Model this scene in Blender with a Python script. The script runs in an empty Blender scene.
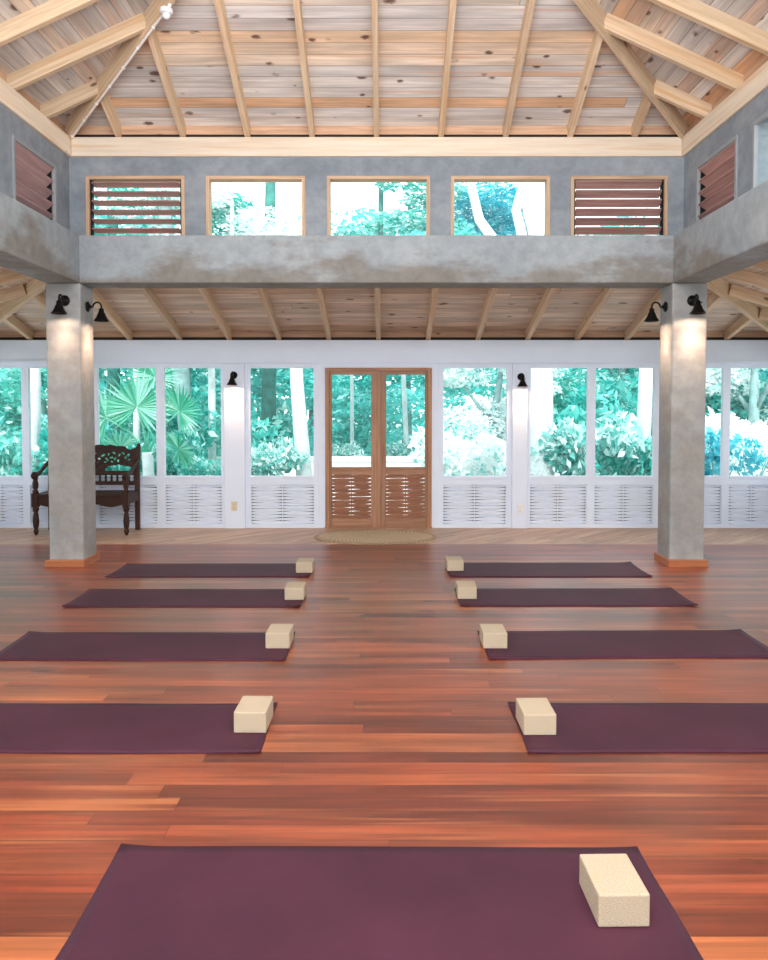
import bpy, bmesh, math, random
import numpy as np
from mathutils import Vector, Matrix, Euler

random.seed(7)
SC = bpy.context.scene
COL = SC.collection
PI = math.pi

# ------------------------------------------------------------------ helpers
def lin(r, g, b):
    def f(c):
        c /= 255.0
        return c / 12.92 if c <= 0.04045 else ((c + 0.055) / 1.055) ** 2.4
    return (f(r), f(g), f(b), 1.0)

class MB:
    """collects boxes, tubes, lathes and sheets; build() links them as ONE mesh object"""
    def __init__(s):
        s.v, s.f, s.uv, s.mi = [], [], [], []
    def face(s, pts, uv=None, mi=0):
        i = len(s.v)
        s.v += [Vector(p) for p in pts]
        s.f.append(tuple(range(i, i + len(pts))))
        s.uv.append(uv or [(0, 0)] * len(pts))
        s.mi.append(mi)
    def box(s, x0, x1, y0, y1, z0, z1, M=None, mi=0):
        c = [Vector((x, y, z)) for z in (z0, z1) for y in (y0, y1) for x in (x0, x1)]
        d = (x1 - x0, y1 - y0, z1 - z0)
        L = max(range(3), key=lambda k: d[k])
        o = (random.uniform(0, 40), random.uniform(0, 40))
        i = len(s.v)
        s.v += [M @ p for p in c] if M else c
        for q, ax in (((0, 2, 3, 1), 2), ((4, 5, 7, 6), 2), ((0, 1, 5, 4), 1), ((2, 6, 7, 3), 1), ((0, 4, 6, 2), 0), ((1, 3, 7, 5), 0)):
            a = [k for k in range(3) if k != ax]
            ua, va = (L, [k for k in a if k != L][0]) if L in a else (a[0], a[1])
            s.f.append(tuple(i + k for k in q))
            s.uv.append([(c[k][ua] + o[0], c[k][va] + o[1]) for k in q])
            s.mi.append(mi)
    def bar(s, p0, p1, w, d, mi=0, drop=0.0):
        """a board from p0 to p1 (centre of its underside), w wide, d deep upwards"""
        p0, p1 = Vector(p0), Vector(p1)
        t = (p1 - p0); L = t.length; t.normalize()
        side = t.cross(Vector((0, 0, 1)))
        if side.length < 1e-4: side = Vector((1, 0, 0))
        side.normalize(); up = side.cross(t)
        M = Matrix((t, side, up)).transposed().to_4x4(); M.translation = p0
        s.box(0, L, -w / 2, w / 2, -drop, d - drop, M, mi)
    def tube(s, pts, rad, n=10, cap=True, mi=0):
        pts = [Vector(p) for p in pts]
        if not hasattr(rad, '__len__'): rad = [rad] * len(pts)
        rings = []
        ref = None
        for k, p in enumerate(pts):
            t = (pts[min(k + 1, len(pts) - 1)] - pts[max(k - 1, 0)]).normalized()
            if ref is None:
                ref = t.cross(Vector((0.3, 0.1, 1)));
                if ref.length < 1e-3: ref = t.cross(Vector((1, 0, 0)))
            ref = (ref - t * ref.dot(t)).normalized()
            b = t.cross(ref)
            i = len(s.v)
            for a in range(n):
                an = 2 * PI * a / n
                s.v.append(p + (ref * math.cos(an) + b * math.sin(an)) * rad[k])
            rings.append(i)
        l = 0
        for k in range(len(rings) - 1):
            dl = (pts[k + 1] - pts[k]).length
            for a in range(n):
                b2 = (a + 1) % n
                s.f.append((rings[k] + a, rings[k] + b2, rings[k + 1] + b2, rings[k + 1] + a))
                u0, u1 = a / n * .5, (a + 1) / n * .5
                s.uv.append([(l, u0), (l, u1), (l + dl, u1), (l + dl, u0)]); s.mi.append(mi)
            l += dl
        if cap:
            s.f.append(tuple(reversed([rings[0] + a for a in range(n)]))); s.uv.append([(0, 0)] * n); s.mi.append(mi)
            s.f.append(tuple(rings[-1] + a for a in range(n))); s.uv.append([(0, 0)] * n); s.mi.append(mi)
    def lathe(s, prof, n=20, M=None, mi=0, cap=True):
        """profile of (radius, height) about z"""
        i0 = len(s.v)
        for r, z in prof:
            for a in range(n):
                an = 2 * PI * a / n
                p = Vector((r * math.cos(an), r * math.sin(an), z))
                s.v.append(M @ p if M else p)
        for k in range(len(prof) - 1):
            for a in range(n):
                b = (a + 1) % n
                s.f.append((i0 + k * n + a, i0 + k * n + b, i0 + (k + 1) * n + b, i0 + (k + 1) * n + a))
                s.uv.append([(prof[k][1], a / n * .3), (prof[k][1], (a + 1) / n * .3), (prof[k + 1][1], (a + 1) / n * .3), (prof[k + 1][1], a / n * .3)])
                s.mi.append(mi)
        if cap:
            s.f.append(tuple(reversed([i0 + a for a in range(n)]))); s.uv.append([(0, 0)] * n); s.mi.append(mi)
            k = (len(prof) - 1) * n
            s.f.append(tuple(i0 + k + a for a in range(n))); s.uv.append([(0, 0)] * n); s.mi.append(mi)
    def build(s, name, mat, parent=None, smooth=False, bevel=0.0, seg=2, loc=None):
        me = bpy.data.meshes.new(name)
        off = Vector((0, 0, 0))
        if parent is not None and loc is None:
            q = parent
            while q is not None:
                off += q.location; q = q.parent
        if loc is not None: off = Vector(loc)
        me.from_pydata([p - off for p in s.v], [], s.f)
        ul = me.uv_layers.new(name='UVMap')
        flat = [c for u in s.uv for pt in u for c in pt]
        ul.data.foreach_set('uv', flat)
        me.polygons.foreach_set('material_index', s.mi)
        if bevel > 0:
            bm = bmesh.new(); bm.from_mesh(me)
            bmesh.ops.remove_doubles(bm, verts=bm.verts, dist=1e-5)
            es = [e for e in bm.edges if len(e.link_faces) == 2 and e.calc_face_angle(0) > .6]
            bmesh.ops.bevel(bm, geom=es, offset=bevel, segments=seg, affect='EDGES', profile=.5)
            bm.to_mesh(me); bm.free()
        if smooth:
            me.polygons.foreach_set('use_smooth', [True] * len(me.polygons))
        for m in (mat if isinstance(mat, (list, tuple)) else [mat]): me.materials.append(m)
        me.update()
        o = bpy.data.objects.new(name, me); COL.objects.link(o)
        if parent is not None: o.parent = parent
        if loc is not None: o.location = loc
        return o

def empty(name, loc=(0, 0, 0), rz=0.0):
    o = bpy.data.objects.new(name, None); COL.objects.link(o)
    o.empty_display_size = .1
    o.location = loc; o.rotation_euler = (0, 0, rz)
    return o
def tag(o, label, cat, group=None, kind=None):
    o['label'] = label; o['category'] = cat
    if group: o['group'] = group
    if kind: o['kind'] = kind
    return o
def struct(o):
    o['kind'] = 'structure'; return o
def copy_tree(o, parent=None):
    c = o.copy(); COL.objects.link(c)
    if parent is not None: c.parent = parent
    for ch in list(o.children): copy_tree(ch, c)
    return c

# ------------------------------------------------------------------ materials
class NT:
    def __init__(s, name):
        s.m = bpy.data.materials.new(name); s.m.use_nodes = True
        s.t = s.m.node_tree; s.t.nodes.clear()
        s.out = s.n('ShaderNodeOutputMaterial')
    def n(s, typ, **kw):
        nd = s.t.nodes.new(typ)
        for k, v in kw.items(): setattr(nd, k, v)
        return nd
    def l(s, a, b): s.t.links.new(a, b)
    def val(s, sock, v):
        if hasattr(v, 'links') or isinstance(v, bpy.types.NodeSocket): s.l(v, sock)
        else: sock.default_value = v
    def math(s, op, a, b=0.0, c=None, clamp=False):
        nd = s.n('ShaderNodeMath', operation=op); nd.use_clamp = clamp
        s.val(nd.inputs[0], a); s.val(nd.inputs[1], b)
        if c is not None: s.val(nd.inputs[2], c)
        return nd.outputs[0]
    def ramp(s, fac, stops, interp='LINEAR'):
        nd = s.n('ShaderNodeValToRGB'); cr = nd.color_ramp; cr.interpolation = interp
        while len(cr.elements) < len(stops): cr.elements.new(.5)
        for e, (p, c) in zip(cr.elements, stops): e.position = p; e.color = c
        s.val(nd.inputs[0], fac); return nd.outputs[0]
    def mix(s, fac, a, b, mode='MIX'):
        nd = s.n('ShaderNodeMix', data_type='RGBA', blend_type=mode)
        s.val(nd.inputs[0], fac); s.val(nd.inputs[6], a); s.val(nd.inputs[7], b)
        return nd.outputs[2]
    def comb(s, x, y, z=0.0):
        nd = s.n('ShaderNodeCombineXYZ')
        for i, v in enumerate((x, y, z)): s.val(nd.inputs[i], v)
        return nd.outputs[0]
    def noise(s, vec, scale=5, detail=4, rough=.55):
        nd = s.n('ShaderNodeTexNoise'); nd.inputs['Scale'].default_value = scale
        nd.inputs['Detail'].default_value = detail; nd.inputs['Roughness'].default_value = rough
        if vec is not None: s.l(vec, nd.inputs['Vector'])
        return nd.outputs[0]
    def smooth(s, x, a, b, lo=0.0, hi=1.0):
        nd = s.n('ShaderNodeMapRange', interpolation_type='SMOOTHSTEP')
        s.val(nd.inputs[0], x)
        for k, v in zip((1, 2, 3, 4), (a, b, lo, hi)): nd.inputs[k].default_value = v
        return nd.outputs[0]
    def bsdf(s, color, rough=.6, metal=0.0, spec=.5, bump=None, bstr=.3, bdist=.005, coat=0.0):
        b = s.n('ShaderNodeBsdfPrincipled')
        s.val(b.inputs['Base Color'], color); s.val(b.inputs['Roughness'], rough)
        b.inputs['Metallic'].default_value = metal
        b.inputs['Specular IOR Level'].default_value = spec
        b.inputs['Coat Weight'].default_value = coat; b.inputs['Coat Roughness'].default_value = .38
        if bump is not None:
            bp = s.n('ShaderNodeBump'); bp.inputs['Strength'].default_value = bstr; bp.inputs['Distance'].default_value = bdist
            s.l(bump, bp.inputs['Height']); s.l(bp.outputs[0], b.inputs['Normal'])
        s.l(b.outputs[0], s.out.inputs[0])
        return s.m

def planks(name, w, L, stops, rough=.4, grain=.35, gap=.0025, gapdark=.35, knot=.5, knotcol=(60, 32, 20), spec=.5, streak=None, bump=True, graincol=None, blotch=.25, kr=(.09, .04), ks=(2.2, 7.0), coat=0.0):
    """boards laid along u of the metric UV map, each its own tone, with grain, knots and joints"""
    t = NT(name)
    uv = t.n('ShaderNodeUVMap').outputs[0]
    sp = t.n('ShaderNodeSeparateXYZ'); t.l(uv, sp.inputs[0]); u, v = sp.outputs[0], sp.outputs[1]
    rv = t.math('DIVIDE', v, w); row = t.math('FLOOR', rv)
    wn = t.n('ShaderNodeTexWhiteNoise', noise_dimensions='1D'); t.l(row, wn.inputs['W'])
    ub = t.math('ADD', t.math('DIVIDE', u, L), t.math('MULTIPLY', wn.outputs[0], 17.3)); brd = t.math('FLOOR', ub)
    w2 = t.n('ShaderNodeTexWhiteNoise', noise_dimensions='2D'); t.l(t.comb(brd, row), w2.inputs['Vector'])
    rnd = w2.outputs[0]
    col = t.ramp(rnd, stops)
    off = t.math('MULTIPLY', rnd, 61.0)
    g1 = t.noise(t.comb(t.math('ADD', t.math('MULTIPLY', u, .9), off), t.math('MULTIPLY', v, 26.0), off), 1.6, 6, .6)
    g2 = t.noise(t.comb(t.math('ADD', t.math('MULTIPLY', u, .8), off), t.math('MULTIPLY', v, 5.0), off), 1.5, 3, .5)
    gs = t.smooth(g1, .3, .72, 1.0 - grain, 1.0 + grain * .35)
    bl = t.smooth(g2, .3, .75, 1.0 - blotch, 1.0 + blotch * .6)
    sc = t.math('MULTIPLY', gs, bl)
    cc = t.n('ShaderNodeVectorMath', operation='SCALE'); t.l(col, cc.inputs[0]); t.l(sc, cc.inputs['Scale'])
    col = cc.outputs[0]
    if streak is not None:
        g3 = t.noise(t.comb(t.math('ADD', t.math('MULTIPLY', u, .35), off), t.math('MULTIPLY', v, 9.0), off), 1.7, 3, .5)
        col = t.mix(t.smooth(g3, .56, .74, 0, .75), col, lin(*streak))
    if knot > 0:
        vo = t.n('ShaderNodeTexVoronoi', feature='F1'); vo.inputs['Scale'].default_value = 1.0
        t.l(t.comb(t.math('MULTIPLY', u, ks[0]), t.math('MULTIPLY', v, ks[1]), off), vo.inputs['Vector'])
        sep = t.n('ShaderNodeSeparateColor'); t.l(vo.outputs['Color'], sep.inputs[0])
        pick = t.math('GREATER_THAN', sep.outputs[0], 1.0 - knot)
        rr = t.math('MULTIPLY_ADD', sep.outputs[1], *kr)
        kd = t.math('DIVIDE', vo.outputs['Distance'], rr)
        kn = t.noise(t.comb(t.math('MULTIPLY', u, 30.0), t.math('MULTIPLY', v, 60.0), off), 1.0, 2)
        kd = t.math('ADD', kd, t.math('MULTIPLY_ADD', kn, 1.0, -.5))
        km = t.math('MULTIPLY', t.smooth(kd, .5, 1.2, 1.0, 0.0), pick)
        col = t.mix(t.math('MULTIPLY', km, .85), col, lin(*knotcol))
    fv = t.math('FRACT', rv); dv = t.math('MULTIPLY', t.math('MINIMUM', fv, t.math('SUBTRACT', 1.0, fv)), w)
    fu = t.math('FRACT', ub); du = t.math('MULTIPLY', t.math('MINIMUM', fu, t.math('SUBTRACT', 1.0, fu)), L)
    d = t.math('MINIMUM', dv, du)
    gp = t.smooth(d, gap * .4, gap * 1.6)
    col = t.mix(t.math('MULTIPLY', t.math('SUBTRACT', 1.0, gp), gapdark), col, (.02, .012, .008, 1))
    rg = t.math('MULTIPLY_ADD', g1, .16, rough - .08)
    return t.bsdf(col, rg, spec=spec, coat=coat, bump=(t.math('MULTIPLY_ADD', gp, 1.0, t.math('MULTIPLY', g1, .25)) if bump else None), bstr=.25, bdist=.003)

def wood(name, base, dark, rough=.55, scale=1.0, knot=.0, spec=.4, knotcol=(90, 48, 28), streak=None):
    t = NT(name)
    uv = t.n('ShaderNodeUVMap').outputs[0]
    sp = t.n('ShaderNodeSeparateXYZ'); t.l(uv, sp.inputs[0]); u, v = sp.outputs[0], sp.outputs[1]
    oi = t.n('ShaderNodeObjectInfo').outputs['Random']; off = t.math('MULTIPLY', oi, 37.0)
    g = t.noise(t.comb(t.math('ADD', t.math('MULTIPLY', u, 1.1 * scale), off), t.math('MULTIPLY', v, 22.0 * scale), off), 1.8, 5, .6)
    col = t.ramp(g, [(.25, lin(*dark)), (.62, lin(*base))])
    if streak:
        g3 = t.noise(t.comb(t.math('ADD', t.math('MULTIPLY', u, .45), off), t.math('MULTIPLY', v, 12.0), off), 1.5, 3, .5)
        col = t.mix(t.smooth(g3, .52, .72, 0, .8), col, lin(*streak))
    if knot > 0:
        vo = t.n('ShaderNodeTexVoronoi', feature='F1'); vo.inputs['Scale'].default_value = 1.0
        t.l(t.comb(t.math('MULTIPLY', u, 2.6), t.math('MULTIPLY', v, 6.0), off), vo.inputs['Vector'])
        sep = t.n('ShaderNodeSeparateColor'); t.l(vo.outputs['Color'], sep.inputs[0])
        pick = t.math('GREATER_THAN', sep.outputs[0], 1.0 - knot)
        km = t.math('MULTIPLY', t.smooth(vo.outputs['Distance'], .05, .13, 1.0, 0.0), pick)
        col = t.mix(t.math('MULTIPLY', km, .8), col, lin(*knotcol))
    hv = t.n('ShaderNodeHueSaturation'); t.l(col, hv.inputs['Color'])
    t.l(t.math('MULTIPLY_ADD', oi, .22, .89), hv.inputs['Value'])
    return t.bsdf(hv.outputs[0], rough, spec=spec)

def plain(name, c, rough=.6, metal=0.0, spec=.5, var=.06, vscale=6.0):
    t = NT(name)
    tc = t.n('ShaderNodeTexCoord').outputs['Object']
    n = t.noise(tc, vscale, 4)
    a = lin(*c); b = tuple(x * (1 - var * 2) for x in a[:3]) + (1,)
    return t.bsdf(t.ramp(n, [(.3, b), (.7, a)]), rough, metal, spec)

def concrete(name, light, dark, stain, amt=.6, low=None):
    t = NT(name)
    tc = t.n('ShaderNodeTexCoord').outputs['Object']
    n1 = t.noise(tc, 1.3, 6, .62); n2 = t.noise(tc, 9.0, 6, .65)
    mp = t.n('ShaderNodeMapping'); mp.inputs['Scale'].default_value = (1.1, 1.1, 3.0); mp.inputs['Location'].default_value = (3.1, 1.7, .4)
    t.l(tc, mp.inputs[0]); n3 = t.noise(mp.outputs[0], 1.1, 7, .6)
    col = t.ramp(n1, [(.3, lin(*dark)), (.68, lin(*light))])
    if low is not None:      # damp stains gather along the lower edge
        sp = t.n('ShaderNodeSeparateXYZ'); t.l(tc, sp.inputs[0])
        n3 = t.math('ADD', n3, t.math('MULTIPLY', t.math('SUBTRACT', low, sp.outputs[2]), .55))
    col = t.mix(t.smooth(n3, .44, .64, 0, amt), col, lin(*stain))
    sc = t.smooth(n2, .3, .7, .84, 1.06)
    cc = t.n('ShaderNodeVectorMath', operation='SCALE'); t.l(col, cc.inputs[0]); t.l(sc, cc.inputs['Scale'])
    return t.bsdf(cc.outputs[0], .72, spec=.35, bump=n2, bstr=.25, bdist=.006)

def leafmat(name, stops, trans=.45):
    t = NT(name)
    uv = t.n('ShaderNodeUVMap').outputs[0]
    sp = t.n('ShaderNodeSeparateXYZ'); t.l(uv, sp.inputs[0])
    col = t.ramp(sp.outputs[0], stops)
    d = t.n('ShaderNodeBsdfDiffuse'); tr = t.n('ShaderNodeBsdfTranslucent'); gl = t.n('ShaderNodeBsdfGlossy')
    t.l(col, d.inputs[0]); t.l(col, tr.inputs[0]); gl.inputs['Roughness'].default_value = .35
    m = t.n('ShaderNodeMixShader'); m.inputs[0].default_value = trans
    t.l(d.outputs[0], m.inputs[1]); t.l(tr.outputs[0], m.inputs[2])
    m2 = t.n('ShaderNodeMixShader'); m2.inputs[0].default_value = .06
    t.l(m.outputs[0], m2.inputs[1]); t.l(gl.outputs[0], m2.inputs[2])
    t.l(m2.outputs[0], t.out.inputs[0])
    return t.m

def glassmat():
    t = NT('window_glass')
    tr = t.n('ShaderNodeBsdfTransparent'); tr.inputs[0].default_value = (.97, 1.0, .995, 1)
    gl = t.n('ShaderNodeBsdfGlossy'); gl.inputs['Roughness'].default_value = .02
    fr = t.n('ShaderNodeFresnel'); fr.inputs[0].default_value = 1.35
    m = t.n('ShaderNodeMixShader'); geo = t.n('ShaderNodeNewGeometry')
    t.l(t.math('MULTIPLY', fr.outputs[0], t.math('SUBTRACT', 1.0, geo.outputs['Backfacing'])), m.inputs[0])
    t.l(tr.outputs[0], m.inputs[1]); t.l(gl.outputs[0], m.inputs[2]); t.l(m.outputs[0], t.out.inputs[0])
    return t.m

def matmat():
    t = NT('yoga_mat_rubber')
    tc = t.n('ShaderNodeTexCoord').outputs['Object']
    n = t.noise(tc, 2.2, 4); n2 = t.noise(tc, 260.0, 2)
    col = t.ramp(n, [(.3, lin(62, 28, 46)), (.7, lin(77, 37, 56))])
    return t.bsdf(col,   .62, spec=.32, bump=n2, bstr=.2, bdist=.002)

def blockmat():
    t = NT('cork_foam')
    tc = t.n('ShaderNodeTexCoord').outputs['Object']
    n = t.noise(tc, 260.0, 3, .7); n1 = t.noise(tc, 14.0, 3)
    col = t.ramp(n, [(.30, lin(160, 145, 122)), (.5, lin(188, 174, 152)), (.68, lin(206, 194, 174))])
    col = t.mix(t.smooth(n1, .4, .7, 0, .25), col, lin(190, 168, 132))
    return t.bsdf(col, .85, spec=.2, bump=n, bstr=.2, bdist=.003)

def wovenmat():
    t = NT('woven_straw')
    tc = t.n('ShaderNodeTexCoord').outputs['Object']
    sp = t.n('ShaderNodeSeparateXYZ'); t.l(tc, sp.inputs[0])
    x = t.math('DIVIDE', sp.outputs[0], .70); y = t.math('DIVIDE', sp.outputs[1], .48)
    r = t.math('SQRT', t.math('ADD', t.math('MULTIPLY', x, x), t.math('MULTIPLY', y, y)))
    a = t.math('ARCTAN2', y, x)
    ring = t.math('SINE', t.math('MULTIPLY', r, 90.0)); rad = t.math('SINE', t.math('MULTIPLY_ADD', a, 60.0, t.math('MULTIPLY', t.math('FLOOR', t.math('MULTIPLY', r, 14.3)), 1.57)))
    h = t.math('MULTIPLY_ADD', t.math('MULTIPLY', ring, rad), .5, .5)
    n = t.noise(tc, 7.0, 4)
    col = t.ramp(h, [(.1, lin(146, 122, 96)), (.8, lin(222, 202, 174))])
    col = t.mix(t.smooth(n, .42, .62, 0, .55), col, lin(190, 164, 134))
    col = t.mix(t.smooth(r, .90, .96, 0, .45), col, lin(120, 100, 76))
    return t.bsdf(col, .9, spec=.15, bump=h, bstr=.6, bdist=.006)

M = {}
M['floor'] = planks('varnished_floor_boards', .098, 2.6,
    [(0, lin(112, 50, 32)), (.2, lin(150, 70, 42)), (.45, lin(166, 84, 50)), (.65, lin(140, 58, 34)), (.85, lin(182, 104, 62)), (1, lin(128, 58, 38))],
    rough=.34, grain=.36, gap=.0016, gapdark=.5, knot=.16, bump=False, kr=(.16, .07), knotcol=(60, 26, 16), spec=.75, streak=(184, 112, 66), blotch=.34, coat=.2)
M['floor_edge'] = planks('pale_border_boards', .11, 1.4,
    [(0, lin(196, 160, 134)), (.5, lin(212, 178, 150)), (1, lin(202, 164, 134))], rough=.42, grain=.2, gap=.002, gapdark=.4, knot=0, spec=.4)
M['ceil'] = planks('pine_ceiling_boards', .118, 11.0,
    [(0, lin(208, 203, 198)), (.28, lin(238, 231, 224)), (.48, lin(216, 212, 210)), (.60, lin(238, 214, 186)), (.66, lin(242, 235, 228)), (.80, lin(210, 205, 202)), (.88, lin(230, 184, 146)), (.94, lin(234, 200, 166)), (1, lin(240, 226, 210))],
    rough=.6, grain=.2, gap=.003, gapdark=.5, knot=.8, knotcol=(84, 44, 34), spec=.25, streak=(218, 172, 138), blotch=.24, kr=(.15, .08), ks=(3.8, 7.0))
M['ceil_low'] = planks('veranda_ceiling_boards', .138, 8.0,
    [(0, lin(220, 202, 184)), (.4, lin(234, 220, 204)), (.7, lin(222, 198, 172)), (1, lin(238, 224, 208))],
    rough=.6, grain=.22, gap=.003, gapdark=.5, knot=.6, knotcol=(96, 56, 36), spec=.25, streak=(196, 152, 120), blotch=.24, kr=(.15, .08), ks=(3.8, 7.0))
M['pine'] = wood('pine_rafter', (222, 198, 168), (192, 162, 130), .6, knot=.4, streak=(206, 164, 120))
M['plate'] = wood('pine_plate', (236, 222, 204), (220, 202, 178), .6, scale=.8, knot=.4, knotcol=(140, 80, 50), streak=(224, 186, 142))
M['shade_strip'] = plain('painted_shade_strip', (44, 38, 34), .9)  # near-black colour paints the shade in the gap under the roof boards
M['block_pine'] = wood('blocking_pine', (206, 168, 138), (168, 132, 108), .7, knot=.3)
M['frame_pine'] = wood('window_frame_wood', (206, 176, 146), (172, 138, 110), .55)
M['frame_grey'] = plain('grey_frame_paint', (150, 154, 160), .6)
M['door'] = wood('door_wood', (176, 132, 102), (138, 98, 72), .48, scale=.9)
M['door_slat'] = wood('door_slat_wood', (158, 108, 80), (124, 80, 58), .45)
M['slat'] = wood('louvre_slat_wood', (178, 140, 134), (140, 102, 98), .5)
M['slat_dark'] = wood('weathered_louvre_wood', (176, 146, 146), (140, 112, 112), .5)
M['slat_gap_shade'] = plain('grey_gap_shade', (128, 138, 150), .9)  # flat grey paints the dark seen between the louvre slats
M['base'] = wood('pillar_base_wood', (190, 122, 82), (156, 92, 58), .4)
M['dark'] = wood('dark_carved_hardwood', (64, 34, 22), (28, 15, 10), .5, spec=.3)
M['white'] = plain('white_paint', (226, 238, 255), .5, var=.02, vscale=3)
M['white_slat'] = plain('white_slat_paint', (228, 239, 255), .55, var=.03, vscale=9)
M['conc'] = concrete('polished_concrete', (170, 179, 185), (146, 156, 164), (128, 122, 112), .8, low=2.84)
M['conc_wall'] = concrete('blue_grey_plaster', (146, 156, 166), (122, 132, 143), (158, 165, 172), .5)
M['conc_pil'] = concrete('pillar_concrete', (170, 174, 174), (144, 148, 150), (154, 148, 138), .5)
M['black'] = plain('black_iron', (22, 21, 22), .45, .6, var=.1)
M['glass'] = glassmat()
M['mat'] = matmat(); M['cork'] = blockmat(); M['woven'] = wovenmat()
M['ivory'] = plain('ivory_plastic', (212, 200, 170), .4, var=.01)
M['wplastic'] = plain('white_plastic', (236, 236, 238), .4, var=.01)
M['slot'] = plain('outlet_slot', (50, 46, 42), .6)
M['ground'] = plain('pale_sand', (232, 232, 224), .9, var=.12, vscale=1.5)
M['gwall'] = plain('white_render', (244, 246, 246), .8, var=.03)
M['bark_pale'] = plain('pale_bark', (236, 244, 246), .8, var=.12, vscale=5)
M['bark_grey'] = plain('grey_bark', (150, 184, 184), .85, var=.22, vscale=6)
M['bark_teal'] = plain('mossy_bark', (66, 140, 132), .85, var=.25, vscale=6)
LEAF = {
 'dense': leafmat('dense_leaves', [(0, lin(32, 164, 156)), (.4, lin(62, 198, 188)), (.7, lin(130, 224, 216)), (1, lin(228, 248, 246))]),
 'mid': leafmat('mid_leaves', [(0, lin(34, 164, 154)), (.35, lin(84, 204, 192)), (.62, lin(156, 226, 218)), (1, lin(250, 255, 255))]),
 'pale': leafmat('pale_leaves', [(0, lin(48, 160, 152)), (.35, lin(136, 214, 206)), (.6, lin(236, 250, 250)), (1, lin(255, 255, 255))]),  # near-white stops paint overexposure into the leaf colour
 'far': leafmat('hazy_leaves', [(0, lin(80, 214, 208)), (.6, lin(130, 230, 226)), (1, lin(206, 244, 242))]),  # distance haze is painted into this leaf colour
 'white': leafmat('overexposed_leaves', [(0, lin(150, 224, 216)), (.10, lin(226, 248, 246)), (.22, lin(252, 255, 255)), (1, lin(255, 255, 255))]),  # overexposure painted as almost white leaves
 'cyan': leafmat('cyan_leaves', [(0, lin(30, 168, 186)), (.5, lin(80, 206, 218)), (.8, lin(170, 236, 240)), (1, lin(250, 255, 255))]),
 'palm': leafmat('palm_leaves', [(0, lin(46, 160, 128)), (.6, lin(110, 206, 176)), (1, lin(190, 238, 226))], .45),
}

# ------------------------------------------------------------------ layout numbers (metres; x right, y away, z up)
YF = 9.55            # inner face of the far wall
XS = 4.95            # inner face of the side walls
PY0, PY1 = 7.27, 7.60   # pillar front / back
PX0, PX1 = 2.745, 3.07  # pillar inner / outer face
BZ0, BZ1 = 2.64, 3.08   # concrete beams
CW = 2.905           # clerestory inner face (x), CY for the back one
CY = 7.45
PZ0, PZ1 = 3.85, 4.03   # timber plate
HB = -1.6            # near end of the hall
SP = .61             # rafter spacing
UP, LP = .45, .28    # roof slopes

# ------------------------------------------------------------------ floor and ground
b = MB()
YB = 8.42
b.face([(-5.4, -4.2, 0), (5.4, -4.2, 0), (5.4, YB, 0), (-5.4, YB, 0)], [(-5.4, -4.2), (5.4, -4.2), (5.4, YB), (-5.4, YB)])
def dg(x, y): return ((x + y) * .7071, (y - x) * .7071)
b.face([(-5.4, YB, 0), (5.4, YB, 0), (5.4, 9.9, 0), (-5.4, 9.9, 0)], [dg(-5.4, YB), dg(5.4, YB), dg(5.4, 9.9), dg(-5.4, 9.9)], 1)
b.face([(-5.4, -4.2, -.3), (-5.4, 9.9, -.3), (5.4, 9.9, -.3), (5.4, -4.2, -.3)])
b.face([(-5.4, 9.9, 0), (5.4, 9.9, 0), (5.4, 9.9, -.3), (-5.4, 9.9, -.3)])
struct(b.build('floor', [M['floor'], M['floor_edge']]))
b = MB(); b.face([(-60, -40, -.3), (60, -40, -.3), (60, 80, -.3), (-60, 80, -.3)])
struct(b.build('ground', M['ground']))

# ------------------------------------------------------------------ pillars
def pillar(sx, label):
    xa, xb = sorted((sx * PX0, sx * PX1)); cx = (xa + xb) / 2
    r = empty('concrete_pillar', (cx, (PY0 + PY1) / 2, 0)); tag(r, label, 'pillar', 'concrete pillars', 'thing')
    m = MB(); m.box(xa, xb, PY0, PY1, 0, BZ0); m.build('shaft', M['conc_pil'], r, bevel=.014)
    m = MB(); e = .02; h = .062
    m.box(xa - e, xb + e, PY0 - .05, PY0, 0, h); m.box(xa - e, xb + e, PY1, PY1 + e, 0, h)
    m.box(xa - e, xa, PY0, PY1, 0, h); m.box(xb, xb + e, PY0, PY1, 0, h)
    m.build('base_trim', M['base'], r)
pillar(-1, 'square grey concrete pillar standing in front of the dark carved bench')
pillar(1, 'square grey concrete pillar with no bench behind it, on the right side of the hall')

# ------------------------------------------------------------------ concrete beams
def beam(x0, x1, y0, y1, label):
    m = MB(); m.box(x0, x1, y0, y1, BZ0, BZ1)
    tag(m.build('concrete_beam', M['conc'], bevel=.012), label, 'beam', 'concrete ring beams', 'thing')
beam(-PX1, PX1, PY0, PY1, 'long stained concrete beam spanning between the two pillars under the clerestory')
beam(-PX1, -PX0, HB, PY0, 'concrete beam running toward the viewer from the pillar with the bench behind it')
beam(PX0, PX1, HB, PY0, 'concrete beam running toward the viewer from the right pillar')

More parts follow.
